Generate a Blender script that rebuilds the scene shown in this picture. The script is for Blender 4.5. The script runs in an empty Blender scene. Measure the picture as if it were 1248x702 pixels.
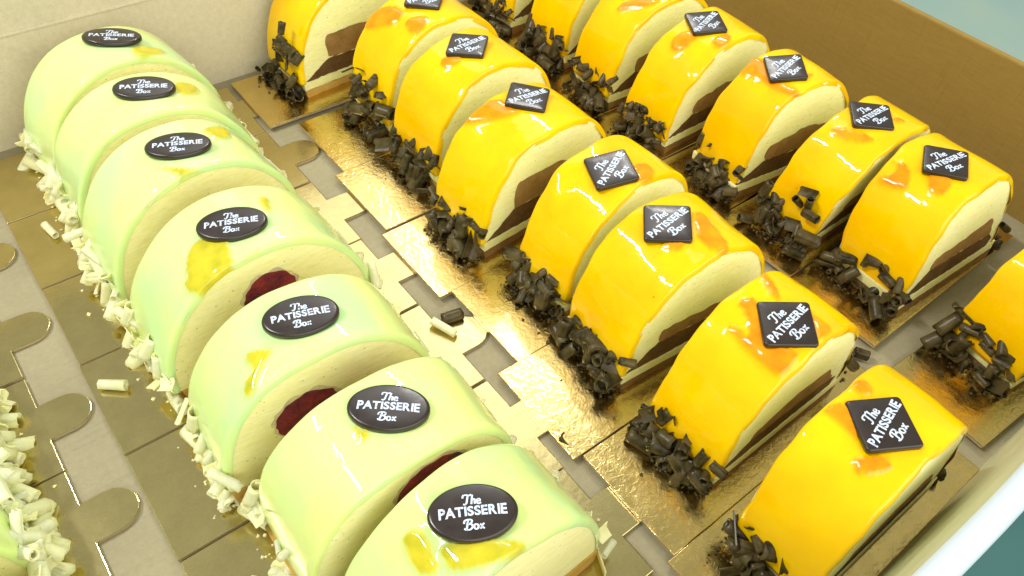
import bpy, math, random
import numpy as np
from mathutils import Matrix, Vector
from mathutils.geometry import tessellate_polygon
# one Blender unit = one centimetre
scn = bpy.context.scene
scn.unit_settings.system = 'METRIC'; scn.unit_settings.scale_length = 0.01
R = math.radians

# ------------------------------------------------------------------ camera
cd = bpy.data.cameras.new('camera'); cam = bpy.data.objects.new('camera', cd)
scn.collection.objects.link(cam)
cam.matrix_world = Matrix(((0.786499, 0.42336, -0.449649, 0), (-0.613875, 0.615648, -0.494099, 0),
                           (0.067644, 0.664637, 0.744098, 30.0), (0, 0, 0, 1)))
cd.sensor_width = 36; cd.lens = 36 * 936.29 / 1248
cd.clip_start = 0.5; cd.clip_end = 3000
scn.camera = cam

# ------------------------------------------------------------------ light (indoor: fluorescent tubes in a pale room, plus an added front fill)
w = bpy.data.worlds.new('World'); scn.world = w; w.use_nodes = True
nt = w.node_tree; nt.nodes.clear()
out = nt.nodes.new('ShaderNodeOutputWorld'); bg = nt.nodes.new('ShaderNodeBackground')
tc = nt.nodes.new('ShaderNodeTexCoord'); sx = nt.nodes.new('ShaderNodeSeparateXYZ'); rp = nt.nodes.new('ShaderNodeValToRGB')
nt.links.new(tc.outputs['Generated'], sx.inputs[0]); nt.links.new(sx.outputs['Z'], rp.inputs[0])
rp.color_ramp.elements[0].position = 0.0; rp.color_ramp.elements[0].color = (0.44, 0.45, 0.33, 1)
rp.color_ramp.elements[1].position = 0.75; rp.color_ramp.elements[1].color = (0.66, 0.67, 0.53, 1)
nt.links.new(rp.outputs[0], bg.inputs[0]); bg.inputs[1].default_value = 0.78
nt.links.new(bg.outputs[0], out.inputs[0])

def area(name, loc, target, sx_, sy_, power, col, yaxis=None):
    l = bpy.data.lights.new(name, 'AREA'); l.shape = 'RECTANGLE'; l.size = sx_; l.size_y = sy_
    l.energy = power; l.color = col
    o = bpy.data.objects.new(name, l); scn.collection.objects.link(o)
    z = (Vector(loc) - Vector(target)).normalized(); y = Vector(yaxis or (0, 1, 0))
    x = y.cross(z).normalized(); y = z.cross(x)
    m = Matrix((x, y, z)).transposed().to_4x4(); m.translation = Vector(loc); o.matrix_world = m
    return o
area('ceiling_tube_left', (-70, 82, 145), (20, 15, 4), 5, 60, 210000, (1, .98, .93))
area('ceiling_panel_back', (92, 172, 190), (14, 22, 0), 80, 190, 78000, (1, .98, .94))
area('ceiling_tube_back', (150, 160, 190), (20, 15, 4), 5, 70, 190000, (1, .98, .94))
area('front_fill', (10, -190, 150), (20, 10, 3), 400, 230, 800000, (1, .99, .90), (0, 0, 1))  # soft fill added above and behind the camera to brighten the cut faces

scn.view_settings.view_transform = 'Standard'; scn.view_settings.look = 'None'
scn.view_settings.exposure = 0.0; scn.view_settings.gamma = 1
scn.render.engine = 'CYCLES'

# ------------------------------------------------------------------ helpers
def link(o, parent=None):
    scn.collection.objects.link(o)
    if parent: o.parent = parent
    return o
def tag(o, label=None, cat=None, group=None, kind=None):
    if label: o['label'] = label
    if cat: o['category'] = cat
    if group: o['group'] = group
    if kind: o['kind'] = kind
    return o
def empty(name, loc, rz=0):
    o = bpy.data.objects.new(name, None); o.location = loc; o.rotation_euler = (0, 0, rz)
    o.empty_display_size = .5
    return link(o)
def mesh(name, v, f, m, parent=None, smooth=False):
    me = bpy.data.meshes.new(name); me.from_pydata([tuple(map(float, p)) for p in v], [], f); me.update()
    if m: me.materials.append(m)
    if smooth:
        for p in me.polygons: p.use_smooth = True
    return link(bpy.data.objects.new(name, me), parent)
def bevel(o, w_, s=2):
    b = o.modifiers.new('bevel', 'BEVEL'); b.width = w_; b.segments = s; b.limit_method = 'ANGLE'; b.angle_limit = R(35)
    return o
def smooth_poly(pts, it=1):
    for _ in range(it):
        q = []
        for i in range(len(pts)):
            a, b = pts[i], pts[(i + 1) % len(pts)]
            q += [(a[0]*.75 + b[0]*.25, a[1]*.75 + b[1]*.25), (a[0]*.25 + b[0]*.75, a[1]*.25 + b[1]*.75)]
        pts = q
    return pts
def prism_z(name, poly, z0, z1, m, parent=None):
    n = len(poly); v = [(x, y, z0) for x, y in poly] + [(x, y, z1) for x, y in poly]
    f = [tuple(range(n))[::-1], tuple(range(n, 2*n))] + [(i, (i+1) % n, n+(i+1) % n, n+i) for i in range(n)]
    return mesh(name, v, f, m, parent)
def prism_y(name, poly, y0, y1, m, parent=None):          # polygon in x,z (counter-clockwise seen from -y)
    n = len(poly); v = [(x, y0, z) for x, z in poly] + [(x, y1, z) for x, z in poly]
    f = [tuple(range(n)), tuple(range(n, 2*n))[::-1]] + [(i, n+i, n+(i+1) % n, (i+1) % n) for i in range(n)]
    return mesh(name, v, f, m, parent)
def box(name, x0, x1, y0, y1, z0, z1, m, parent=None):
    return prism_z(name, [(x0, y0), (x1, y0), (x1, y1), (x0, y1)], z0, z1, m, parent)
def rough_edge(poly, amp, step, rnd):                     # resample a polygon's outline with small knife-cut wobbles
    o = []
    for i in range(len(poly)):
        a = Vector(poly[i]); b = Vector(poly[(i+1) % len(poly)]); d = b - a; k = max(1, int(d.length/step))
        nrm = Vector((-d.y, d.x)).normalized() if d.length > 0 else Vector((0, 0))
        for j in range(k):
            p = a + d*(j/k) + nrm*rnd.uniform(-amp, amp)
            o.append((p.x, p.y))
    return o

# ------------------------------------------------------------------ materials
def mat(name, col=(.5, .5, .5), rough=.5, metal=0, coat=0, coat_r=.03, spec=.5, sss=0, sss_r=(.5, .4, .2), sss_s=.3):
    m = bpy.data.materials.new(name); m.use_nodes = True; b = m.node_tree.nodes['Principled BSDF']
    b.inputs['Base Color'].default_value = (*col, 1); b.inputs['Roughness'].default_value = rough
    b.inputs['Metallic'].default_value = metal; b.inputs['Specular IOR Level'].default_value = spec
    b.inputs['Coat Weight'].default_value = coat; b.inputs['Coat Roughness'].default_value = coat_r
    if sss:
        b.inputs['Subsurface Weight'].default_value = sss; b.inputs['Subsurface Radius'].default_value = sss_r
        b.inputs['Subsurface Scale'].default_value = sss_s
    return m
class N:
    def __init__(s, m): s.t = m.node_tree; s.b = s.t.nodes['Principled BSDF']; s.m = m
    def new(s, k, **kw):
        n = s.t.nodes.new(k)
        for a, v in kw.items(): setattr(n, a, v)
        return n
    def l(s, a, b): s.t.links.new(a, b)
    def coord(s, which='Object', scale=(1, 1, 1), offs=True):
        c = s.new('ShaderNodeTexCoord'); mp = s.new('ShaderNodeMapping'); mp.inputs['Scale'].default_value = scale
        s.l(c.outputs[which], mp.inputs[0])
        if offs:
            oi = s.new('ShaderNodeObjectInfo'); mu = s.new('ShaderNodeMath', operation='MULTIPLY'); mu.inputs[1].default_value = 70
            s.l(oi.outputs['Random'], mu.inputs[0]); s.l(mu.outputs[0], mp.inputs['Location'])
        return mp.outputs[0]
    def noise(s, co, scale, det=3, rough=.5, dist=0):
        n = s.new('ShaderNodeTexNoise'); n.inputs['Scale'].default_value = scale; n.inputs['Detail'].default_value = det
        n.inputs['Roughness'].default_value = rough; n.inputs['Distortion'].default_value = dist; s.l(co, n.inputs['Vector']); return n.outputs['Fac']
    def ramp(s, fac, stops):
        r = s.new('ShaderNodeValToRGB'); s.l(fac, r.inputs[0]); e = r.color_ramp.elements
        while len(e) < len(stops): e.new(.5)
        for q, (p, c) in zip(e, stops): q.position = p; q.color = (c, c, c, 1) if isinstance(c, (int, float)) else (*c, 1)
        return r.outputs[0]
    def mix(s, fac, a, b, blend='MIX'):
        n = s.new('ShaderNodeMix', data_type='RGBA', blend_type=blend)
        if isinstance(fac, (int, float)): n.inputs[0].default_value = fac
        else: s.l(fac, n.inputs[0])
        for i, q in ((6, a), (7, b)):
            if isinstance(q, tuple): n.inputs[i].default_value = (*q, 1)
            else: s.l(q, n.inputs[i])
        return n.outputs[2]
    def bump(s, h, strength, dist, prev=None, coat=False):
        n = s.new('ShaderNodeBump'); n.inputs['Strength'].default_value = strength; n.inputs['Distance'].default_value = dist
        s.l(h, n.inputs['Height'])
        if prev: s.l(prev, n.inputs['Normal'])
        s.l(n.outputs[0], s.b.inputs['Normal'])
        if coat: s.l(n.outputs[0], s.b.inputs['Coat Normal'])
        return n.outputs[0]
    def base(s, c): s.l(c, s.b.inputs['Base Color'])

def kraft(name, col, amp=.12, stripe=(1, 1, 1)):
    m = mat(name, col, .75, spec=.25); n = N(m); co = n.coord('Object', stripe, False)
    a = n.noise(co, .12, 3); b = n.noise(co, 3.5, 5, .7); d = n.noise(n.coord('Object', (.25, 5, .25), False), 1.1, 2)
    c1 = n.ramp(a, [(.3, tuple(x*(1-amp) for x in col)), (.7, tuple(min(1, x*(1+amp)) for x in col))])
    c2 = n.mix(.35, c1, n.ramp(b, [(.35, .62), (.7, 1.0)]), 'MULTIPLY')
    sp = n.ramp(n.noise(co, 14, 2), [(.27, tuple(x*.45 for x in col)), (.32, (1, 1, 1))])
    c3 = n.mix(.35, c2, sp, 'MULTIPLY')
    fl = n.ramp(d, [(.30, .72), (.42, 1.0)])                # faint flute lines and scuffs
    n.base(n.mix(.28, c3, fl, 'MULTIPLY'))
    n.bump(b, .25, .02, n.bump(d, .3, .02)); return m
M_floor = kraft('kraft_board', (.335, .295, .19))
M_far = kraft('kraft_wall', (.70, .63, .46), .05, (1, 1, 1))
M_right_shaded = kraft('kraft_wall_side_shaded', (.31, .205, .05), .06, (1, .3, 2.2))  # same kraft, with shade and yellow bounce from the cakes put into the brown
M_front = mat('white_lined_board', (.72, .72, .60), .6); 
n = N(M_front); co = n.coord('Object', (.3, 1, 1), False); n.base(n.ramp(n.noise(co, .5, 4), [(.3, (.50, .50, .28)), (.7, (.62, .62, .42))])); n.bump(n.noise(co, 1.2, 2), .4, .2)
M_white = mat('white_paper_edge', (.60, .69, .80), .55); n = N(M_white); n.bump(n.noise(n.coord('Object', (.4, 1, 1), False), 1.2, 3), .3, .15)

def gold(name, col, wr, rough, amp):
    m = mat(name, col, rough, 1); n = N(m); co = n.coord('Object')
    a = n.noise(co, .55, 2, .5, .6); b = n.noise(co, wr, 4, .62, .8); c = n.noise(co, 16, 3, .7)
    n.base(n.mix(.5, n.ramp(n.noise(co, .8, 4, .6), [(.3, tuple(x*.86 for x in col)), (.7, col)]), n.ramp(c, [(.3, .8), (.6, 1.0)]), 'MULTIPLY'))
    rr = n.ramp(n.noise(co, 1.4, 4), [(.35, rough*.8), (.7, rough*1.35)]); n.l(rr, n.b.inputs['Roughness']) if amp > 1 else None
    n.bump(c, .08*amp, .01, n.bump(b, .32*amp, .035, n.bump(a, .25, .05))); return m
M_gold = gold('gold_foil', (.80, .61, .24), 3.4, .17, 1.5)
M_gold2 = gold('gold_foil_smooth', (.63, .53, .25), 2.4, .19, .5)
M_edge = mat('foil_card_edge', (.72, .62, .50), .25, .85)

def glaze(name, c0, c1, cf, low, sss, rad):
    m = mat(name, c0, .30, coat=.8, spec=.03, coat_r=.02, sss=sss, sss_r=rad, sss_s=.35); n = N(m); co = n.coord('Object')
    a = n.noise(co, low, 3, .5); b = n.noise(co, .9, 2, .45, .4); s = n.noise(co, 5.5, 3, .6)
    c = n.ramp(a, [(.32, c0), (.68, c1)])
    at = n.new('ShaderNodeAttribute', attribute_name='fruit')
    c = n.mix(at.outputs['Fac'], c, n.ramp(n.noise(co, 1.6, 3), [(.3, cf[0]), (.7, cf[1])]))
    sp = n.ramp(n.noise(co, 2.9, 3, .62), [(.745, 0.), (.775, 1.)])
    c = n.mix(sp, c, cf[2]); n.base(c)
    q = n.noise(co, 2.3, 2, .4, .5); n.bump(s, .06, .012, n.bump(q, .16, .045, n.bump(b, .30, .10))); n.l(n.b.inputs['Normal'].links[0].from_socket, n.b.inputs['Coat Normal']); return m
M_yel = glaze('yellow_mirror_glaze', (.91, .50, .0002), (.95, .62, .0004), ((.74, .235, .0005), (.86, .36, .001), (.66, .08, .0)), .35, .12, (.8, .5, .05))
M_grn = glaze('pale_green_mirror_glaze', (.72, .83, .29), (.55, .82, .37), ((.48, .45, .02), (.68, .58, .03), (.58, .66, .18)), .26, .55, (.6, .7, .35))

def crumb(name, ca, cb, hole=.0, fine=7, bs=.5, sss=0, drag=(1, 1, 1), bd=.05, rough=.7):
    m = mat(name, ca, rough, spec=.25, sss=sss, sss_r=(.6, .5, .25), sss_s=.25); n = N(m); co = n.coord('Object', drag)
    a = n.noise(co, 1.3, 4, .6); b = n.noise(co, fine, 5, .7)
    c = n.mix(.75, n.ramp(a, [(.3, ca), (.7, cb)]), n.ramp(b, [(.3, .86), (.62, 1.0)]), 'MULTIPLY')
    if hole:
        v = n.new('ShaderNodeTexVoronoi'); v.inputs['Scale'].default_value = 4.3; n.l(co, v.inputs['Vector'])
        c = n.mix(hole, c, n.ramp(v.outputs['Distance'], [(.10, .25), (.22, 1.0)]), 'MULTIPLY')
        n.base(c); n.bump(b, bs, bd, n.bump(v.outputs['Distance'], .4, .05))
    elif drag != (1, 1, 1):
        co2 = n.coord('Object'); v = n.new('ShaderNodeTexVoronoi'); v.inputs['Scale'].default_value = 2.6; n.l(co2, v.inputs['Vector'])
        hole_ = n.ramp(v.outputs['Distance'], [(.07, .45), (.11, 1.0)]); lines = n.noise(n.coord('Object', (.7, 1, 5)), 1.6, 4, .6)
        n.base(n.mix(.8, n.mix(.5, c, n.ramp(lines, [(.3, .86), (.55, 1.0)]), 'MULTIPLY'), hole_, 'MULTIPLY'))
        n.bump(lines, .5, .05, n.bump(b, bs, bd, n.bump(v.outputs['Distance'], .12, .04)))
    else:
        n.base(c); n.bump(b, bs, bd)
    return m
M_creamY = crumb('passionfruit_mousse', (.96, .92, .42), (.98, .95, .52), 0, 6, .35, .7, (.5, 1, 1.1), .04)
M_creamG = crumb('vanilla_mousse', (.90, .86, .40), (.94, .91, .50), 0, 5, .3, .7, (.45, 1, 1.6), .05)
M_choc = crumb('milk_chocolate_mousse', (.27, .145, .045), (.38, .225, .08), .5, 8, .7, 0, (1, 1, 1), .06)
M_dark = crumb('dark_chocolate_sponge', (.11, .055, .018), (.19, .10, .035), .6, 9, .9, 0, (1, 1, 1), .08)
M_spongeY = crumb('golden_sponge', (.55, .33, .07), (.66, .43, .12), .5, 8, .7, 0, (1, 1, 1), .08)
M_spongeB = crumb('cocoa_sponge', (.20, .11, .035), (.34, .20, .07), .6, 8, .8, 0, (1, 1, 1), .08)
M_berry = crumb('berry_compote', (.07, .008, .035), (.36, .035, .045), .5, 7, 1.0, .1, (1, 1, 1), .10, .3)
M_smear = crumb('grey_violet_smear', (.50, .40, .30), (.74, .68, .34), .3, 5, .5)
M_curlD = crumb('dark_chocolate_curl', (.018, .012, .004), (.125, .096, .042), 0, 5, .5, 0, (1, 1, 1), .03, .30)
M_curlW = crumb('white_chocolate_curl', (.90, .86, .46), (.94, .92, .58), 0, 3, .15, .7, (1, 1, 1), .02, .42)
M_plaque = mat('dark_chocolate_plaque', (.022, .013, .012), .30, coat=.25, coat_r=.2, spec=.5)
n = N(M_plaque); co = n.coord('Object'); n.bump(n.noise(co, 9, 4, .6), .06, .02); n.l(n.ramp(n.noise(co, 2.5, 3), [(.3, .26), (.7, .42)]), n.b.inputs['Roughness'])
M_letter = mat('pale_blue_cocoa_butter', (.62, .72, .92), .5)
n = N(M_letter); n.base(n.mix(n.ramp(n.noise(n.coord('Object'), 7, 4, .7), [(.36, 0.), (.46, 1.)]), (.30, .34, .46), (.64, .74, .94)))
M_table = mat('teal_table', (.10, .24, .235), .30, spec=.5)
n = N(M_table); co = n.coord('Object', (1, 1, 1), False)
sx3 = n.new('ShaderNodeSeparateXYZ'); n.l(co, sx3.inputs[0]); mr = n.new('ShaderNodeMapRange'); mr.inputs[1].default_value = 38; mr.inputs[2].default_value = 62; n.l(sx3.outputs[0], mr.inputs[0])
n.base(n.mix(mr.outputs[0], n.ramp(n.noise(co, .08, 4), [(.3, (.05, .16, .17)), (.7, (.09, .22, .22))]), n.ramp(n.noise(co, .05, 2, .4, .3), [(.3, (.17, .28, .30)), (.55, (.22, .33, .31)), (.8, (.34, .38, .28))])))
n.bump(n.noise(co, 2.0, 4), .15, .05)

# ------------------------------------------------------------------ setting: table and box
t = box('table_top', -160, 420, -120, 420, -1.5, -.45, M_table); tag(t, kind='structure')

bx = empty('cardboard_box', (14, 22, -.4))
tag(bx, 'shallow kraft cardboard cake box with white outer lining holding every slice', 'box')
def bpart(o): o.location = o.location - bx.location; o.parent = bx; return o
bpart(box('base_panel', -19, 47, -.95, 45.2, -.4, 0, M_floor))
bw = bpart(box('far_wall', -19.4, 47.4, 45.2, 45.65, -.4, 12.5, M_far)); bevel(bw, .1)
cr_ = bpart(prism_y('crease_ridge', [(-19, 6.52), (47, 6.52), (47, 6.72), (-19, 6.72)], 45.12, 45.22, M_far)); bevel(cr_, .05)
bpart(bevel(box('side_wall', 47, 47.45, -1.0, 45.19, -.4, 8.3, M_right_shaded), .12))
bpart(bevel(box('side_wall', -19.45, -19, -1.0, 45.19, -.4, 8.3, M_far), .12))
# front wall leans outward a little, white paper folded over its top
def front_wall():
    nx = 60; xs_ = [-19.4 + 66.8*i/nx for i in range(nx+1)]
    rnd = random.Random(5)
    prof = [(-.86, 0), (-.92, 1.4), (-1.02, 3.0), (-1.14, 4.6), (-1.27, 6.2), (-1.36, 7.1)]
    v = []; f = []
    for i, x in enumerate(xs_):
        for j, (y, z) in enumerate(prof):
            v.append((x, y + .10*math.sin(x*.33 + z*.5)*z/7 , z))
    m = len(prof)
    for i in range(nx):
        for j in range(m-1):
            a = i*m + j; f.append((a, a+1, a+m+1, a+m))
    o = mesh('front_lining', v, f, M_front, None, True); bpart(o)
    prof2 = [(-1.36, 7.09), (-1.42, 7.34), (-1.62, 7.46), (-1.95, 7.46), (-2.2, 7.36), (-2.3, 7.1), (-2.12, 3), (-1.98, -.38), (-.95, -.38), (-.93, -.02)]
    v = []; f = []; m = len(prof2)
    for i, x in enumerate(xs_):
        for j, (y, z) in enumerate(prof2):
            v.append((x, y + .10*math.sin(x*.33 + z*.5)*max(0, z)/7, z))
    for i in range(nx):
        for j in range(m-1):
            a = i*m + j; f.append((a, a+1, a+m+1, a+m))
    o = mesh('front_wall', v, f, M_white, None, True); bpart(o)
front_wall()

# ------------------------------------------------------------------ gold boards (body 14.7 x 5.55 with a rounded tab on the right)
def board_poly(w_=14.7, d=5.55, tab=1.95, r=1.0):
    p = [(0, 0), (w_, 0), (w_, d/2 - r)]
    cx = w_ + tab - r
    for k in range(0, 13):
        a = -math.pi/2 + math.pi*k/12; p.append((cx + r*math.cos(a), d/2 + r*math.sin(a)))
    p += [(w_, d/2 + r), (w_, d), (0, d)]
    return p
def board(x, y, z, rz, label, group, m, wd=14.7, d=5.55, tab=1.95):
    p = board_poly(wd, d, tab, min(1.0, tab*.8)); n_ = len(p); th = .20
    v = [(a, b, 0) for a, b in p] + [(a, b, th) for a, b in p]
    f = [tuple(range(n_))[::-1], tuple(range(n_, 2*n_))] + [(i, (i+1) % n_, n_+(i+1) % n_, n_+i) for i in range(n_)]
    o = mesh('cake_board', v, f, m); o.data.materials.append(M_edge)
    for i, pg in enumerate(o.data.polygons): pg.material_index = 1 if i >= 2 else 0
    b = bevel(o, .035, 2); o.modifiers['bevel'].material = 0
    o.location = (x, y, z); o.rotation_euler = (0, 0, R(rz)); tag(o, label, 'cake board', group)
    return o

order_g = ['farthest', 'second farthest', 'third from the far end', 'middle', 'third from the front', 'second from the front', 'nearest']
GS = {'g1': (6.75,38.72,5,4.1,4.97,7.13,2.11,0), 'g2': (6.49,33.7,-1.4,4.0,4.9,7.1,2.15,0), 'g3': (6.44,28.81,3.6,4.1,4.95,7.1,2.1,0), 'g4': (6.55,22.58,.88,4.32,5.1,7.14,2.05,.01),
      'g5': (6.2,16.56,-2.65,3.86,4.79,7.1,2.26,.02), 'g6': (6.61,11.1,-.33,4.02,4.64,7.05,2.49,-.02), 'g7': (7.08,6.32,1.59,3.91,4.89,7.15,1.85,.03)}
for i in range(7):
    y0 = 38.62 - 5.655*i
    board(-1.28 + .02*(i % 3), y0, .004, [0, .1, -.1, .1, 0, -.1, .1][i], 'smooth gold board under the %s pale green slice' % order_g[i], 'gold boards under the green row', M_gold2)
ynames = ['nearest', 'second from the front', 'third from the front', 'middle', 'third from the far end', 'second farthest', 'farthest']
YB = [(14.05, -.95, .3), (14.4, 4.62, 0.), (13.95, 10.25, -.8), (15.2, 15.75, .3), (14.45, 21.2, .5), (14.8, 26.9, .3), (15.35, 32.45, .3), (13.7, 38.6, -.2)]
ynames8 = ['nearest', 'second from the front', 'third from the front', 'fourth from the front', 'fourth from the far end', 'third from the far end', 'second farthest', 'farthest']
for i, (x, y, rz) in enumerate(YB):
    board(x, y, .215, rz, 'gold board under the %s slice of the middle yellow row' % ynames8[i], 'gold boards under the middle yellow row', M_gold, 14.5, 5.55, 1.0)
RB = [(29.75, -.35, -3.5), (30.6, 6.1, 0), (30.9, 11.7, 1.5), (30.2, 17.2, -1), (30.4, 22.8, 0), (30.2, 28.4, -1), (30.8, 34., 0), (30.6, 39.5, 0)]
for i, (x, y, rz) in enumerate(RB):
    board(x, y, .215, rz, 'gold board under the %s slice of the right yellow row' % ynames8[i], 'gold boards under the right yellow row', M_gold, 14.2, 5.2 if i == 0 else 5.55)
for i, y in enumerate((11.04, 16.72, 22.38, 28.04, 33.7, 39.3)):
    board(-18.15, y, .004, [.2, 0, -.15, .1, 0, .2][i], 'gold board at the left edge, %s from the front, rounded tab' % ['first', 'second', 'third', 'fourth', 'fifth', 'sixth'][i], 'gold boards at the left edge', M_gold2)

# ------------------------------------------------------------------ slices
NU, NV = 96, 44
def dome_pt(t, a, h, n_, zb):
    c, s = math.cos(t), math.sin(t)
    return (-a*math.copysign(abs(c)**(2/n_), c), zb + (h-zb)*max(0, s)**(2/n_))
def dome_profile(a, h, n_, zb, k):
    # points with normals, spaced evenly along the arc
    raw = [dome_pt(math.pi*i/600, a, h, n_, zb) for i in range(601)]
    L = [0]
    for i in range(600): L.append(L[-1] + math.dist(raw[i], raw[i+1]))
    P = []; j = 0
    for q in range(k+1):
        s = L[-1]*q/k
        while j < 599 and L[j+1] < s: j += 1
        u = 0 if L[j+1] == L[j] else (s-L[j])/(L[j+1]-L[j]); u = min(1, max(0, u))
        P.append((raw[j][0]*(1-u)+raw[j+1][0]*u, raw[j][1]*(1-u)+raw[j+1][1]*u))
    Nn = []
    for q in range(k+1):
        a_ = P[max(0, q-1)]; b_ = P[min(k, q+1)]; d = (b_[0]-a_[0], b_[1]-a_[1]); l = math.hypot(*d); Nn.append((-d[1]/l, d[0]/l))
    return P, Nn
def inside(px, py, poly):
    r = False; j = len(poly)-1
    for i in range(len(poly)):
        xi, yi = poly[i]; xj, yj = poly[j]
        if (yi > py) != (yj > py) and px < (xj-xi)*(py-yi)/(yj-yi) + xi: r = not r
        j = i
    return r
def pdist(px, py, poly):
    m = 9
    for i in range(len(poly)):
        x1, y1 = poly[i]; x2, y2 = poly[(i+1) % len(poly)]; dx, dy = x2-x1, y2-y1
        t_ = max(0, min(1, ((px-x1)*dx+(py-y1)*dy)/(dx*dx+dy*dy+1e-9))); m = min(m, math.hypot(px-x1-t_*dx, py-y1-t_*dy))
    return m
def glaze_mesh(a, h, n_, zb, L, seed, fruits, m, parent, wavy=1.0, lump=0, rim=1.0):
    rnd = random.Random(seed); P, Nn = dome_profile(a, h, n_, zb, NU)
    ph = [rnd.uniform(0, 6.28) for _ in range(8)]
    st = [(.0 + .06*(rim-1), -.31*rim**.3), (.015 + .05*(rim-1), -.15*rim), (.05*rim, -.06*rim), (.11*rim, -.02*rim), (.2*rim, 0)]
    ys = st + [(.2*rim + (L-.4*rim)*k/(NV), 0) for k in range(1, NV)] + [(L-y, o) for y, o in st[::-1]]
    v = []; fr = []
    for (y, off) in ys:
        for i, (p, nn) in enumerate(zip(P, Nn)):
            u = i/NU
            e = off + wavy*(.035*math.sin(3.1*u*math.pi+ph[0]+.5*y) + .022*math.sin(7*u*math.pi+ph[1]+1.1*y) + .018*math.sin(13*u+ph[2])*math.sin(1.7*y+ph[3])) - .02
            edge = min(y, L-y); ye = y
            if edge < .3: ye = y + wavy/rim**3*(.3-edge)/.3*(.030*math.sin(21*u+ph[4]) + .025*math.sin(37*u+ph[5]) + .015*math.sin(71*u+ph[6]))*(1 if y < L/2 else -1)
            fm = 0
            if abs(off) < .1 or True:
                x, z = p
                for poly in fruits:
                    if inside(x, y, poly):
                        fm = max(fm, min(1, pdist(x, y, poly)/.10))
            if lump: e += lump*.22*math.exp(-((y-L+.7)/.9)**2)*math.exp(-((u-.33)/.09)**2)*.9*(1+.8*math.sin(30*u)*math.sin(3*y))
            e += .105*fm*(3*fm-2*fm*fm if fm < 1 else 1)
            v.append((p[0] + nn[0]*e, ye, p[1] + nn[1]*e)); fr.append(fm)
    # inner lip so the glaze has thickness at its lower edges
    W = NU+1; f = []
    for j in range(len(ys)-1):
        for i in range(NU):
            q = j*W+i; f.append((q, q+1, q+W+1, q+W))
    for side in (0, NU):
        base = len(v)
        for j, (y, off) in enumerate(ys):
            x, _, z = v[j*W+side]; v.append((x + (.14 if side == 0 else -.14), y, z - .01)); fr.append(0)
        for j in range(len(ys)-1):
            a_, b_ = j*W+side, (j+1)*W+side
            f.append((a_, b_, base+j+1, base+j) if side == 0 else (b_, a_, base+j, base+j+1))
    o = mesh('glaze', v, f, m, parent, True)
    at = o.data.attributes.new('fruit', 'FLOAT', 'POINT'); at.data.foreach_set('value', fr)
    return o

# ---- lettering (stroked script words and a sans word), shared by every plaque
def catmull(pts, k=6):
    q = [pts[0]] + list(pts) + [pts[-1]]; o = []
    for i in range(1, len(q)-2):
        p0, p1, p2, p3 = q[i-1], q[i], q[i+1], q[i+2]
        for j in range(k):
            t_ = j/k
            o.append(tuple(.5*((2*p1[c]) + (-p0[c]+p2[c])*t_ + (2*p0[c]-5*p1[c]+4*p2[c]-p3[c])*t_*t_ + (-p0[c]+3*p1[c]-3*p2[c]+p3[c])*t_**3) for c in (0, 1)))
    o.append(tuple(pts[-1])); return o
S_THE = [[(-.35, 1.45), (-.2, 1.95), (.35, 2.05), (.9, 1.9), (1.55, 2.1)], [(.85, 1.95), (.65, 1.2), (.45, .35), (.1, 0), (-.3, .1), (-.35, .45), (-.05, .5)],
         [(1.15, 0), (1.4, .9), (1.7, 1.95), (1.55, 2.15), (1.35, 1.6), (1.15, 0)], [(1.2, .4), (1.55, .95), (1.85, .9), (1.75, .4), (1.8, .05), (2.1, .2)],
         [(2.1, .4), (2.55, .55), (2.65, .85), (2.4, 1.0), (2.1, .65), (2.15, .2), (2.45, 0), (2.9, .3)]]
S_BOX = [[(.55, 1.95), (.35, 1.0), (.1, .0)], [(-.3, 1.3), (-.15, 1.85), (.5, 2.1), (1.25, 1.95), (1.2, 1.4), (.4, 1.1)], [(.4, 1.1), (1.2, 1.05), (1.35, .5), (.85, .02), (.1, 0), (-.35, .3)],
         [(2.15, 1.05), (1.8, .9), (1.7, .5), (1.85, .1), (2.2, 0), (2.5, .3), (2.5, .75), (2.15, 1.05)], [(2.9, 1.0), (3.15, .75), (3.4, .25), (3.75, 0)], [(3.75, 1.05), (3.4, .75), (3.15, .3), (2.85, 0)]]
S_THE = [[(-.45, 1.4), (-.3, 1.95), (.3, 2.05), (.9, 1.9), (1.4, 2.1)], [(.7, 1.95), (.5, 1.2), (.3, .35), (-.05, 0), (-.4, .15)],
         [(1.25, 0), (1.4, .9), (1.6, 2.0)], [(1.3, .5), (1.6, 1.0), (2.0, .95), (1.95, .4), (2.0, 0)],
         [(2.5, .55), (3.05, .6), (3.0, .95), (2.65, 1.0), (2.42, .6), (2.55, .1), (2.9, 0), (3.25, .25)]]
def stroke_mesh(strokes, sc, ox, oy, wd):
    v = []; f = []
    for s in strokes:
        P = [(ox + x*sc, oy + y*sc) for x, y in catmull(s)]
        n0 = len(v)
        for i, p in enumerate(P):
            a_ = P[max(0, i-1)]; b_ = P[min(len(P)-1, i+1)]; d = (b_[0]-a_[0], b_[1]-a_[1]); l = math.hypot(*d) or 1
            wv = wd*(1.0 + .45*abs(d[1])/l)*.5
            nx, ny = -d[1]/l*wv, d[0]/l*wv
            v += [(p[0]+nx, p[1]+ny, 0), (p[0]-nx, p[1]-ny, 0)]
        for i in range(len(P)-1):
            f.append((n0+2*i, n0+2*i+1, n0+2*i+3, n0+2*i+2))
    return v, f
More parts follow.
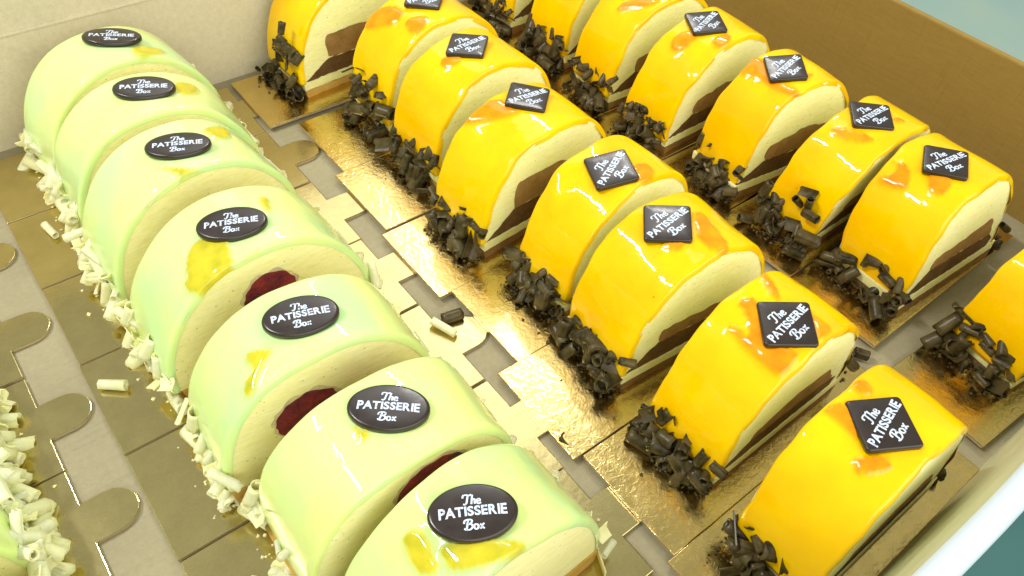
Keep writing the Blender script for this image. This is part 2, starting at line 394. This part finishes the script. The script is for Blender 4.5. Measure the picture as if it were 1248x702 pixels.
def text_mesh(chars, width, cap, arch):
    v = []; f = []; x = 0; glyphs = []
    dg = bpy.context.evaluated_depsgraph_get
    for ch in chars:
        cu = bpy.data.curves.new('g', 'FONT'); cu.body = ch; cu.size = 1; cu.offset = .034
        o = bpy.data.objects.new('g', cu); scn.collection.objects.link(o); bpy.context.view_layer.update()
        me = bpy.data.meshes.new_from_object(o.evaluated_get(dg()))
        P = [tuple(q.co) for q in me.vertices]; F = [tuple(p.vertices) for p in me.polygons]
        glyphs.append((P, F)); bpy.data.objects.remove(o); bpy.data.curves.remove(cu); bpy.data.meshes.remove(me)
    for P, F in glyphs:
        x0 = min(p[0] for p in P); x1 = max(p[0] for p in P); n0 = len(v); gi = glyphs.index((P, F))
        if x and 'A' in chars[gi-1:gi+1]: x -= .085
        v += [(p[0]-x0+x, p[1], 0) for p in P]; f += [tuple(i+n0 for i in q) for q in F]; x += (x1-x0) + .06
    tot = x - .06; H = max(p[1] for p in v); k = width/tot; o = []
    for p in v:
        u = p[0]*k - width/2; s = cap/H*(1 + .16*(abs(u)/(width/2))**1.5)
        o.append((u, (p[1]-H/2)*s + arch*(1-(u/(width/2))**2), 0))
    return o, f
TXT = {}
def lettering_data(kind):
    if kind in TXT: return TXT[kind]
    if kind == 'ellipse': W_, cap, arch, sc, yt, yb = 2.16, .30, .03, .155, .24, -.58
    else: W_, cap, arch, sc, yt, yb = 2.28, .32, 0, .195, .30, -.72
    v, f = text_mesh('PATISSERIE', W_, cap, arch)
    for S_, xo, yo in ((S_THE, -1.4*sc, yt), (S_BOX, -1.7*sc, yb)):
        a_, b_ = stroke_mesh(S_, sc, xo, yo, .044 if kind == 'ellipse' else .050); k = len(v); v += a_; f += [tuple(i+k for i in q) for q in b_]
    me = bpy.data.meshes.new('lettering'); me.from_pydata(v, [], f); me.materials.append(M_letter)
    TXT[kind] = me; return me
def plaque_mesh(kind):
    th = .24
    if kind == 'ellipse':
        ring = [(1.44*math.cos(2*math.pi*k/72), .96*math.sin(2*math.pi*k/72)) for k in range(72)]
    else:
        s = 1.05; r = .16; ring = []
        for cx, cy, a0 in ((s-r, s-r, 0), (-s+r, s-r, 90), (-s+r, -s+r, 180), (s-r, -s+r, 270)):
            for k in range(7):
                a_ = R(a0 + 15*k); x, y = cx + r*math.cos(a_), cy + r*math.sin(a_)
                c_, s_ = math.cos(R(45)), math.sin(R(45)); ring.append((x*c_-y*s_, x*s_+y*c_))
    lv = [(1.0, 0), (1.0, th*.55), (.985, th*.78), (.955, th*.93), (.90, th), (.45, th), (0, th)] if kind == 'ellipse' else [(.99, 0), (1.0, th*.55), (.99, th*.8), (.965, th*.95), (.93, th), (.45, th), (0, th)]
    v = []; f = []; n_ = len(ring)
    for s, z in lv[:-1]: v += [(x*s, y*s, z) for x, y in ring]
    v.append((0, 0, th)); c = len(v)-1
    for j in range(len(lv)-2):
        for i in range(n_): f.append((j*n_+i, j*n_+(i+1) % n_, (j+1)*n_+(i+1) % n_, (j+1)*n_+i))
    for i in range(n_): f.append(((len(lv)-2)*n_+i, (len(lv)-2)*n_+(i+1) % n_, c))
    f.append(tuple(range(n_))[::-1])
    me = bpy.data.meshes.new('plaque'); me.from_pydata(v, [], f); me.materials.append(M_plaque)
    for p in me.polygons: p.use_smooth = True
    return me
PL = {k: plaque_mesh(k) for k in ('ellipse', 'rhomb')}
def plaque(root, kind, u, y, ang, dm):
    a, h, n_, zb = dm
    zf = lambda q: zb + (h-zb)*(1-min(1, abs(q/a))**n_)**(1/n_)
    z = zf(u); sl = (zf(u+.6)-zf(u-.6))/1.2
    o = link(bpy.data.objects.new('chocolate_plaque', PL[kind]), root)
    rnd = random.Random(int(u*1000+y*77))
    tilt = Matrix.Rotation(-math.atan(sl), 4, 'Y') @ Matrix.Rotation(R(rnd.uniform(-2.5, 1.5)), 4, 'X')
    o.matrix_local = Matrix.Translation((u, y, z - .06)) @ tilt @ Matrix.Rotation(R(ang), 4, 'Z')
    t_ = link(bpy.data.objects.new('lettering', lettering_data('ellipse' if kind == 'ellipse' else 'rhomb')), o)
    t_.location = (0, 0, .24 + .006)
    return o

# ---- curls
def curl_mesh(rnd, L, r, turns, m, name):
    k = 26; v = []; f = []; th = .032; cone = rnd.uniform(-.10, .10); bite = rnd.uniform(.0, .15)
    secs = 5
    for s in range(secs+1):
        x = L*(s/secs-.5); rr = 1 + cone*(s/secs-.5)*2
        for i in range(k+1):
            a_ = 2*math.pi*turns*i/k; rad = (r*(1 - .34*max(0, i/k*turns-.55)))*rr
            xx = x + (bite*math.sin(a_*1.3+s)*.2 + .018*math.sin(5*a_+s) if s in (0, secs) else 0)
            v.append((xx, rad*math.cos(a_), rad*math.sin(a_)))
    for s in range(secs):
        for i in range(k):
            q = s*(k+1)+i; f.append((q, q+1, q+k+2, q+k+1))
    me = bpy.data.meshes.new(name); me.from_pydata(v, [], f); me.materials.append(m)
    for p in me.polygons: p.use_smooth = True
    # give the roll its thickness
    o = bpy.data.objects.new('tmp', me); scn.collection.objects.link(o)
    md = o.modifiers.new('s', 'SOLIDIFY'); md.thickness = th; md.offset = 0
    bpy.context.view_layer.update()
    me2 = bpy.data.meshes.new_from_object(o.evaluated_get(bpy.context.evaluated_depsgraph_get())); bpy.data.objects.remove(o)
    me2.name = name; return me2
def flake_mesh(rnd, m, name):
    v = []; f = []; w_, l = rnd.uniform(.2, .34), rnd.uniform(.3, .55); k = 5; c = rnd.uniform(.5, 1.6)
    jag = [[rnd.uniform(-.05, .05) for _ in range(k+1)] for _ in range(4)]
    for s in (0, 1):
        for j in range(4):
            for i in range(k+1):
                x = w_*(i/k*2-1); y = l*(j/3*2-1) + (jag[j][i] if j in (0, 3) else 0)
                v.append((x, y, c*x*x + s*.045))
    for s in (0, 1):
        for j in range(3):
            for i in range(k):
                q = s*4*(k+1)+j*(k+1)+i; t_ = (q, q+1, q+k+2, q+k+1); f.append(t_ if s else t_[::-1])
    W = k+1; T = 4*W
    rim = [i for i in range(W)] + [j*W+k for j in range(1, 4)] + [3*W+i for i in range(k-1, -1, -1)] + [j*W for j in (2, 1)]
    for i in range(len(rim)):
        a_, b_ = rim[i], rim[(i+1) % len(rim)]; f.append((a_, b_, b_+T, a_+T))
    me = bpy.data.meshes.new(name); me.from_pydata(v, [], f); me.materials.append(m); return me
rc = random.Random(11)
DARK = [curl_mesh(rc, rc.uniform(.75, 1.2), rc.uniform(.20, .30), rc.uniform(.95, 1.6), M_curlD, 'chocolate_curl') for _ in range(10)]
DARKF = [flake_mesh(rc, M_curlD, 'chocolate_flake') for _ in range(6)]
WHITE = [curl_mesh(rc, rc.uniform(1.0, 1.9), rc.uniform(.18, .30), rc.uniform(1.0, 1.9), M_curlW, 'white_chocolate_curl') for _ in range(8)]
WHITEF = [flake_mesh(rc, M_curlW, 'white_chocolate_flake') for _ in range(5)]
def place(me, parent, loc, eul, sc=1):
    o = link(bpy.data.objects.new(me.name.split('.')[0], me), parent); o.location = loc; o.rotation_euler = eul; o.scale = (sc, sc, sc); return o
def curls(root, seed, curlset, flakes, a, L, nl, nr, zt, spread=1.0, zc=2.4, fl=.22, over=.15):
    rnd = random.Random(seed)
    for side, cnt in ((-1, nl), (1, nr)):
        for i in range(cnt):
            lay = rnd.random()**1.25
            y = rnd.uniform(-over*.4, L+over)
            z = zt + .22 + lay*(zc-.45)
            d = (1-lay)**1.3*rnd.uniform(.45, 1.15)*spread + .20
            if lay < .25: d = rnd.uniform(.2, 1.35)*spread; z = zt + rnd.uniform(.2, .45)
            x = side*(a + d - .05)
            isf = rnd.random() < fl
            me = rnd.choice(flakes if isf else curlset)
            sc = rnd.choice((.6, .9, 1.05, 1.2, 1.35)) if lay < .7 else rnd.uniform(.75, 1.0)
            up = rnd.random()
            if isf: place(me, root, (x, y, z), (rnd.uniform(-.9, .9), side*rnd.uniform(.3, 1.4), rnd.uniform(0, 6.28)), sc)
            elif up < .38:                                        # leaning up against the side
                place(me, root, (x, y, z), (rnd.uniform(0, 6.28), side*R(rnd.uniform(35, 75)), R(rnd.uniform(-40, 40))), sc)
            else:
                place(me, root, (x, y, z), (rnd.uniform(0, 6.28), R(rnd.gauss(0, 18)), R(rnd.gauss(90, 35) if up < .75 else rnd.uniform(0, 180))), sc)
def crumbs(root, seed, m, a, L, zt, cnt, name):
    # a scatter of tiny broken crumbs round the foot of the slice: one uncountable part
    rnd = random.Random(seed+99); v = []; f = []
    for _ in range(cnt):
        side = -1 if rnd.random() < .75 else 1
        x = side*(a + abs(rnd.gauss(.25, .55)) - .1); y = rnd.uniform(-.1, L+.1); s = rnd.uniform(.03, .10); z = zt + s*.6
        k = len(v); P = [Vector((rnd.gauss(0, 1), rnd.gauss(0, 1), rnd.gauss(0, .6))).normalized()*s for _ in range(6)]
        ax = [(1, 0, 0), (-1, 0, 0), (0, 1, 0), (0, -1, 0), (0, 0, .7), (0, 0, -.7)]
        v += [(x + q[0]*s*rnd.uniform(.6, 1.6), y + q[1]*s*rnd.uniform(.6, 1.6), z + q[2]*s) for q in ax]
        for t_ in ((0, 2, 4), (2, 1, 4), (1, 3, 4), (3, 0, 4), (2, 0, 5), (1, 2, 5), (3, 1, 5), (0, 3, 5)): f.append(tuple(q+k for q in t_))
    o = mesh(name, v, f, m, root); tag(o, kind='stuff'); return o

YD = (4.61, 7.16, 2.26, 1.4); GD = (4.97, 7.13, 2.11, 1.2)
def cream_body(dm, L, m, parent, off=.22, zlow=None):
    a, h, n_, zb = dm; P, Nn = dome_profile(a, h, n_, zb, 90)
    poly = [(p[0]-nn[0]*off, p[1]-nn[1]*off) for p, nn in zip(P, Nn)][::-1]      # right to left over the top
    o = prism_y('mousse', poly, .05, L-.05, m, parent)
    return o
def shear(root, lean, zb):
    if not lean: return
    for o in list(root.children):
        if o.type == 'MESH' and o.data.users == 1 and not o.name.startswith('chocolate_plaque'):
            for q in o.data.vertices: q.co.y += lean*max(-.9, q.co.z - zb)
def yellow_slice(seed, pr, label, group, pl=None, fruits=(), ins=(2.65, 3.6, 3.9, 3.7, 2.3), sponge='Y', nl=26, nr=12, zbase=.415, zc=2.5, lump=0):
    x, y, yaw, L, A_, H_, N_, lean = pr; YD = (A_, H_, N_, 1.4)
    rnd = random.Random(seed)
    root = empty('yellow_cake_slice', (x, y, 0), R(yaw)); tag(root, label, 'cake slice', group)
    a, h, n_, zb = YD
    glaze_mesh(*YD, L, seed, fruits, M_yel, root, rnd.uniform(.9, 1.6), lump)
    cream_body(YD, L, M_creamY, root)
    # lower layers, seen on the cut face
    pz = lambda *q: [tuple(p) for p in q]
    prism_y('sponge_base', rough_edge(pz((-4.3, zbase+.005), (4.3, zbase+.005), (4.34, .90), (-4.36, .92)), .025, .35, rnd), -.03, L+.02, M_spongeY if sponge == 'Y' else M_spongeB, root)
    prism_y('mousse_layer', rough_edge(pz((-4.38, .925), (4.36, .905), (4.42, 1.42), (-4.42, 1.46)), .03, .4, rnd), -.015, L+.015, M_creamY, root)
    t0, t1, t2, t3, t4 = ins
    prism_y('chocolate_sponge', rough_edge(pz((-4.25, 1.50), (3.55, 1.44), (3.75, 1.95), (3.3, t4+.1), (.4, t0-.1), (-2.45, t0)), .045, .22, rnd), .030, L-.030, M_dark, root)
    prism_y('chocolate_mousse', smooth_poly(rough_edge(pz((-2.42, t0+.012), (.4, t0-.088), (3.28, t4+.112), (2.9, t3-.35), (2.55, t3), (.2, t2), (-2.35, t1), (-2.55, t1-.5)), .08, .3, rnd), 1), .036, L-.036, M_choc, root)
    shear(root, lean, 1.4)
    if pl: plaque(root, 'rhomb', pl[0], pl[1] + lean*5.6, pl[2], YD)
    curls(root, seed, DARK, DARKF, A_ - .26, L, nl, nr, zbase, .85, zc=zc, fl=.34)
    crumbs(root, seed, M_curlD, A_ - .2, L, zbase, 260, 'chocolate_crumbs')
    return root
def green_slice(seed, pr, label, group, pl=None, fruits=(), berry=None, nl=21, nr=14):
    x, y, yaw, L, A_, H_, N_, lean = pr; GD = (A_, H_, N_, 1.2)
    rnd = random.Random(seed)
    root = empty('green_cake_slice', (x, y, 0), R(yaw)); tag(root, label, 'cake slice', group)
    glaze_mesh(*GD, L, seed, fruits, M_grn, root, 1.0, 0, 1.35)
    cream_body(GD, L, M_creamG, root)
    prism_y('sponge_base', rough_edge([(-4.6, .212), (4.6, .212), (4.7, 1.18), (-4.7, 1.18)], .03, .4, rnd), -.02, L+.02, M_spongeY, root)
    if berry:
        bx_, bz, rx, rz = berry
        el = [(bx_ + rx*math.cos(2*math.pi*k/40), bz + rz*math.sin(2*math.pi*k/40)) for k in range(40)]
        prism_y('berry_centre', smooth_poly(rough_edge(el, .06, .16, rnd), 1), 0.028, L-.02, M_berry, root)
        sm = [(bx_ + (rx+.05+.22*math.sin(k*1.7)**4)*math.cos(2*math.pi*k/30), bz + (rz+.04+.26*math.sin(k*2.3)**4)*math.sin(2*math.pi*k/30)) for k in range(30)]
        prism_y('berry_stain', smooth_poly(sm, 2), 0.040, L-.04, M_smear, root)
    shear(root, lean, 1.2)
    if pl: plaque(root, 'ellipse', pl[0], pl[1] + lean*5.6, pl[2], GD)
    curls(root, seed, WHITE, WHITEF, A_ - .22, L, nl, nr, .2, .42, zc=2.8, fl=.32, over=.6)
    crumbs(root, seed, M_curlW, 4.82, L, .205, 30, 'white_chocolate_crumbs')
    return root

GY = 'glossy yellow cake slices'; GG = 'pale green cake slices'
FR={
'A':[[(-1.28,3.37),(-0.54,2.95),(-1.62,1.56),(-1.5,1.19),(-1.18,0.51),(-1.46,0.44),(-2.26,0.34),(-2.29,1.19),(-2.24,2.56),(-2.09,2.98),(-1.85,2.56),(-1.94,2.06),(-1.45,2.74)],[(0.56,3.85),(1.01,3.76),(0.35,2.44),(-0.0,2.67)],[(0.76,1.24),(0.82,0.21),(-0.28,0.2),(0.17,0.72)]],
'B':[[(0.71,2.43),(1.12,2.3),(1.0,1.81),(0.62,0.03),(0.01,0.03),(-0.29,1.01),(-0.03,1.65)],[(-1.58,2.06),(-0.79,1.35),(-1.31,1.11),(-1.71,1.71)]],
'Z':[[(-1.78,3.61),(-0.68,3.24),(-1.46,2.16),(-1.68,2.23),(-1.61,3.01)],[(-2.26,1.73),(-2.07,1.66),(-1.41,1.15),(-1.52,0.72),(-1.81,0.73),(-2.51,1.27)],[(0.51,0.16),(0.33,0.03),(-0.6,0.03),(-0.62,0.03)],[(0.03,3.63),(0.62,3.54),(0.51,2.84),(-0.16,3.13)]],
'C':[[(0.22,1.18),(1.08,0.87),(0.51,0.03),(-0.27,0.03),(-0.41,0.4)]],
'D':[[(-2.74,3.93),(-0.76,3.65),(-0.86,2.68),(-0.61,2.01),(-1.76,2.5),(-2.69,3.55)]],
'E':[[(-1.91,2.73),(-1.14,2.22),(-1.45,1.58),(-2.19,1.86),(-2.24,2.43)]],
'F':[[(-3.13,4.02),(-1.89,3.7),(-1.54,2.42),(-2.33,1.83),(-3.31,3.44)],[(-2.04,1.67),(-0.82,0.86),(-1.5,0.15),(-2.24,0.21)]],
'R1':[[(-2.63,2.91),(-1.83,2.67),(-1.67,1.71),(-2.8,1.8),(-3.06,2.4)],[(-1.45,1.06),(-0.21,0.67),(-1.06,0.03),(-1.81,0.27)]],
'R2':[[(-2.37,3.68),(-1.04,3.53),(-1.73,1.8),(-1.41,0.21),(-1.86,0.03),(-2.1,0.67),(-2.17,2.14),(-2.42,3.19)],[(-0.08,0.98),(0.34,0.73),(-0.43,0.41)]],
'R3':[[(-2.57,3.02),(-1.98,2.08),(-1.74,0.82),(-2.42,1.32),(-2.73,2.4)],[(0.42,1.41),(0.75,0.93),(0.38,0.7),(-0.09,1.0)]],
'R4':[[(-2.43,4.2),(-2.07,3.53),(-2.21,3.03),(-2.75,2.58),(-3.01,2.76),(-3.2,3.93),(-2.98,3.99),(-2.69,3.56),(-2.33,3.64)],[(-1.8,2.23),(-1.53,2.19),(-1.46,1.72),(-1.45,1.3),(-1.79,1.02),(-2.35,1.04),(-2.46,1.54),(-2.32,1.85)]],
'R0':[[(-3.04,2.14),(-2.28,2.1),(-1.03,0.46),(-1.88,0.48),(-2.48,1.29)]],
'g7':[[(-2.22,2.85),(-1.73,2.76),(-1.6,2.33),(-1.79,1.18),(-2.36,1.59),(-2.32,2.1)],[(-1.38,1.74),(-0.45,1.1),(0.67,0.13),(0.03,0.03),(-0.6,0.22),(-1.6,0.86),(-1.55,1.36)]],
'g6':[[(-1.12,2.46),(-0.7,1.78),(-1.23,1.61),(-1.24,2.08)]],
'g5':[[(-2.31,1.82),(-1.57,1.3),(-1.63,1.04),(-1.92,0.93),(-2.31,0.64),(-2.47,0.3),(-3.0,0.28),(-2.72,0.97),(-2.42,0.92),(-2.37,1.17),(-2.46,1.51)]],
'g4':[[(-2.07,2.04),(-1.5,2.07),(-0.73,1.31),(-0.94,0.88),(-0.96,0.7),(-1.2,0.03),(-1.99,0.03),(-2.6,0.03),(-2.81,0.32),(-2.87,0.98),(-2.55,1.09),(-2.57,1.41)],[(1.46,3.19),(1.95,2.99),(1.55,2.03),(1.24,1.78)],[(-0.72,0.03),(-0.2,0.16),(0.23,0.03),(0.08,0.03),(-0.32,0.03)]],
'g3':[[(-1.25,1.57),(-0.41,0.49),(0.27,0.03),(1.29,0.03),(0.69,0.03),(-0.24,0.03),(-0.81,0.03),(-0.58,0.15)],[(1.69,2.84),(2.99,3.32),(2.67,2.03),(1.9,2.02)]],
'g2':[[(1.62,2.13),(2.24,2.83),(3.04,2.6),(2.47,1.62),(1.72,1.29)]],
'g1':[[(1.21,1.32),(2.81,1.22),(2.17,0.35),(1.24,0.03),(0.88,0.25)]],
}
PQ={
'Z':(-0.5,1.89,13),
'A':(-0.6,1.49,5),
'B':(-0.77,2.59,6),
'C':(-0.83,1.58,20),
'D':(0.39,2.72,-7),
'E':(-0.38,2.49,-3),
'F':(0.03,2.54,1),
'R1':(-0.62,2.28,14),
'R2':(-0.82,1.88,13),
'R3':(-0.56,2.12,-3),
'R4':(-0.74,2.16,-11),
'g7':(-0.11,1.87,-32),
'g6':(0.23,2.24,-39),
'g5':(0.03,1.91,-16),
'g4':(-0.18,1.95,-25),
'g3':(0.22,1.91,-26),
'g2':(0.38,2.2,-21),
'g1':(0.7,2.47,-28),
}
def fr(k): 
    o = []
    for p in FR.get(k, []):
        cx = sum(q[0] for q in p)/len(p); cy = sum(q[1] for q in p)/len(p)
        o.append(smooth_poly([(cx + (x-cx)*1.15, cy + (y-cy)*1.15) for x, y in p], 1))
    return o

YS = [ # key, (x, y, yaw, length, half width, height, roundness, lean), filling heights, sponge, label
('Z', (21.2, 0.08, 0, 3.7, 4.6, 7.2, 2.49, 0.08), (2.3, 2.9, 3.3, 3.4, 2.2), 'Y', 'nearest glossy yellow slice, at the front beside the white box edge'),
('A', (22.14, 5.77, 0.45, 3.95, 4.6, 7.24, 2.14, 0.03), (2.5, 3.0, 3.6, 3.4, 2.1), 'B', 'middle-row yellow slice with a leaf-shaped orange smear left of its plaque'),
('B', (22.42, 11.42, -4.22, 4.21, 4.48, 7.11, 2.2, 0.04), (2.7, 3.5, 3.4, 3.3, 2.2), 'B', 'third yellow slice from the front in the middle row, plaque set straight at its crown'),
('C', (23.17, 16.75, 2.48, 3.62, 4.51, 7.15, 2.18, 0.02), (2.6, 3.4, 3.7, 3.4, 2.2), 'Y', 'fourth yellow slice from the front in the middle row, its top bumpy'),
('D', (22.33, 22.48, 4.22, 4.02, 4.6, 7.12, 2.43, -0.03), (2.9, 4.7, 4.7, 4.1, 2.4), 'B', 'middle-row yellow slice with tall brown filling and one dark fleck low on its glaze'),
('E', (23.33, 28.23, 2.44, 4.2, 4.53, 7.07, 2.29, 0.01), (2.6, 3.6, 3.9, 3.5, 2.2), 'Y', 'middle-row yellow slice third from the far end, small orange smudge just below its plaque'),
('F', (23.63, 33.52, 0.5, 4.1, 4.61, 7.11, 2.24, 0.03), (2.6, 3.6, 3.9, 3.5, 2.2), 'Y', 'second farthest middle-row yellow slice, its plaque cut by the top edge of the photo'),
('G', (21.41, 40.44, 4.6, 4.0, 4.61, 7.16, 2.26, 0), (2.6, 4.15, 4.2, 3.9, 2.3), 'Y', 'farthest slice of the middle yellow row, wide pale cut face with stepped brown filling'),
('R4', (37.58, 6.56, -2.85, 4.31, 4.35, 7.02, 2.41, 0.14), (2.6, 3.3, 3.45, 3.7, 2.25), 'B', 'right-row yellow slice with ragged left edge and two orange jelly pieces'),
('R3', (37.59, 12.44, 0.34, 3.5, 4.66, 7.06, 2.5, -0.1), (2.6, 3.4, 3.7, 3.5, 2.2), 'B', 'right-row yellow slice with a long thin orange streak below its plaque'),
('R2', (37.22, 17.27, -6.9, 3.71, 4.35, 7.19, 2.16, 0.04), (2.65, 3.6, 4.1, 3.8, 2.3), 'B', 'right-row yellow slice with reddish orange jelly around its plaque and a brown filling'),
('R1', (37.01, 23.21, 0.92, 3.65, 4.66, 7.18, 2.3, -0.04), (2.6, 3.6, 4.0, 3.7, 2.2), 'B', 'right-row yellow slice with its small plaque nearest the top edge of the photo'),
('R0', (37.2, 28.33, -3, 3.8, 4.61, 7.16, 2.26, 0), (2.6, 3.6, 4.0, 3.7, 2.2), 'B', 'right-row yellow slice cropped at the top with an orange smear and no plaque in view'),
('S1', (37.8, 33.75, 0.8, 3.9, 4.6, 7.1, 2.3, 0), (2.6, 3.6, 4.0, 3.7, 2.2), 'B', 'right-row yellow slice at the top edge of the photo, only its lower left side showing'),
('S2', (37.6, 39.4, 0, 4, 4.6, 7.2, 2.3, 0), (2.6, 3.6, 4.0, 3.7, 2.2), 'B', 'farthest slice of the right yellow row, barely in view above dark curls'),
('R5', (37.75, -0.05, -8, 3.9, 4.6, 7.1, 2.3, 0), (2.6, 3.4, 3.7, 3.5, 2.2), 'B', 'yellow slice cut off by the right edge of the photo beside dark curls')]
YR = {}
for i, (k, pr, ins, sp, lb) in enumerate(YS):
    pl_ = PQ.get(k) or ((-.5, 2.3, 8) if k in ('R0', 'S1', 'S2', 'R5') else None)
    YR[k] = yellow_slice(100+i*7, pr, lb, GY, pl_, fr(k), ins, sp, nl=31 if k[0] in 'RS' else 29, nr=8, zc=3.6 if k in 'GF' else 2.5, lump=1.0 if k == 'C' else 0)
GB = {'g4': (.1, 4.4, 1.2, 1.25), 'g5': (-1.0, 3.95, 1.35, 1.2), 'g6': (.6, 4.8, 1.5, 1.4)}
for me, lc, eu in ((DARK[1], (-4.75, .9, 3.6), (1, 1.1, .3)), (DARK[4], (-4.7, 1.5, 3.2), (2, .8, -.5)), (DARK[6], (-4.85, .5, 3.0), (.5, .2, 1.4)), (DARKF[2], (-4.75, 1.2, 4.1), (.2, -1.2, .4))):
    place(me, YR['R3'], lc, eu, .95)
place(DARKF[3], YR['D'], (-4.62, 1.6, 3.0), (.1, -1.45, .4), .42); place(DARK[2], YR['G'], (-4.72, 1.2, 4.9), (.4, -1.2, .2), .9)
GLB = {'g1': 'farthest pale green slice, its oval plaque nearest the top left corner', 'g2': 'second farthest pale green slice with a small yellow patch right of its plaque',
'g3': 'third pale green slice from the far end, translucent olive yellow patch below its plaque', 'g4': 'pale green slice with a large yellow patch and a berry centre on its cut face',
'g5': 'pale green slice with a yellow hook-shaped smear down its side and a berry centre', 'g6': 'second nearest green slice with one small olive triangle under its plaque',
'g7': 'nearest green slice cropped by the bottom edge, large yellow patches under its plaque'}
for i, (k, pr) in enumerate(GS.items()):
    green_slice(300+i*13, pr, GLB[k], GG, PQ[k], fr(k), GB.get(k))
for i, (y, lb) in enumerate(((17.9, 'pale green slice at the bottom left corner, its side thick with white curls'), (23.5, 'pale green slice cut off at the left edge above the corner one, only curls showing'), (12.2, 'pale green slice hidden below the bottom left corner'))):
    green_slice(400+i*17, (-10.1, y, [1, -1, 0][i], 4.2, 4.95, 7.1, 2.1, 0), lb, GG, (0, 2, -25), [], None, 10, 48)

# ------------------------------------------------------------------ loose pieces
def loose(me, loc, eul, label, cat, sc=1.1):
    o = place(me, None, loc, eul, sc); tag(o, label, cat); return o
loose(DARK[0], (14.25, 19.85, .42), (.4, 0, R(-12)), 'single dark curl lying loose between the green row and the middle yellow row', 'chocolate curl', 1.1)
loose(WHITE[2], (13.5, 19.5, .45), (.4, .1, R(-68)), 'loose white curl beside the single dark curl between the rows', 'chocolate curl', .9)
loose(WHITE[1], (-.42, 25.2, .46), (1.2, 0, R(-38)), 'loose white stick on a gold board left of the green row', 'chocolate curl', .85)
loose(WHITE[4], (.35, 36.6, .46), (2.2, 0, R(-80)), 'loose white stick left of the second farthest green slice', 'chocolate curl', .85)
loose(DARKF[1], (14.35, 11.2, .34), (.2, .2, .4), 'small grey brown flake at the corner of a gold board near the nearest green slice', 'chocolate flake', .9)
loose(DARK[3], (29.6, 6.2, .42), (.5, .0, R(120)), 'dark curl lying on bare kraft card behind the nearest yellow slice', 'chocolate curl', .9)
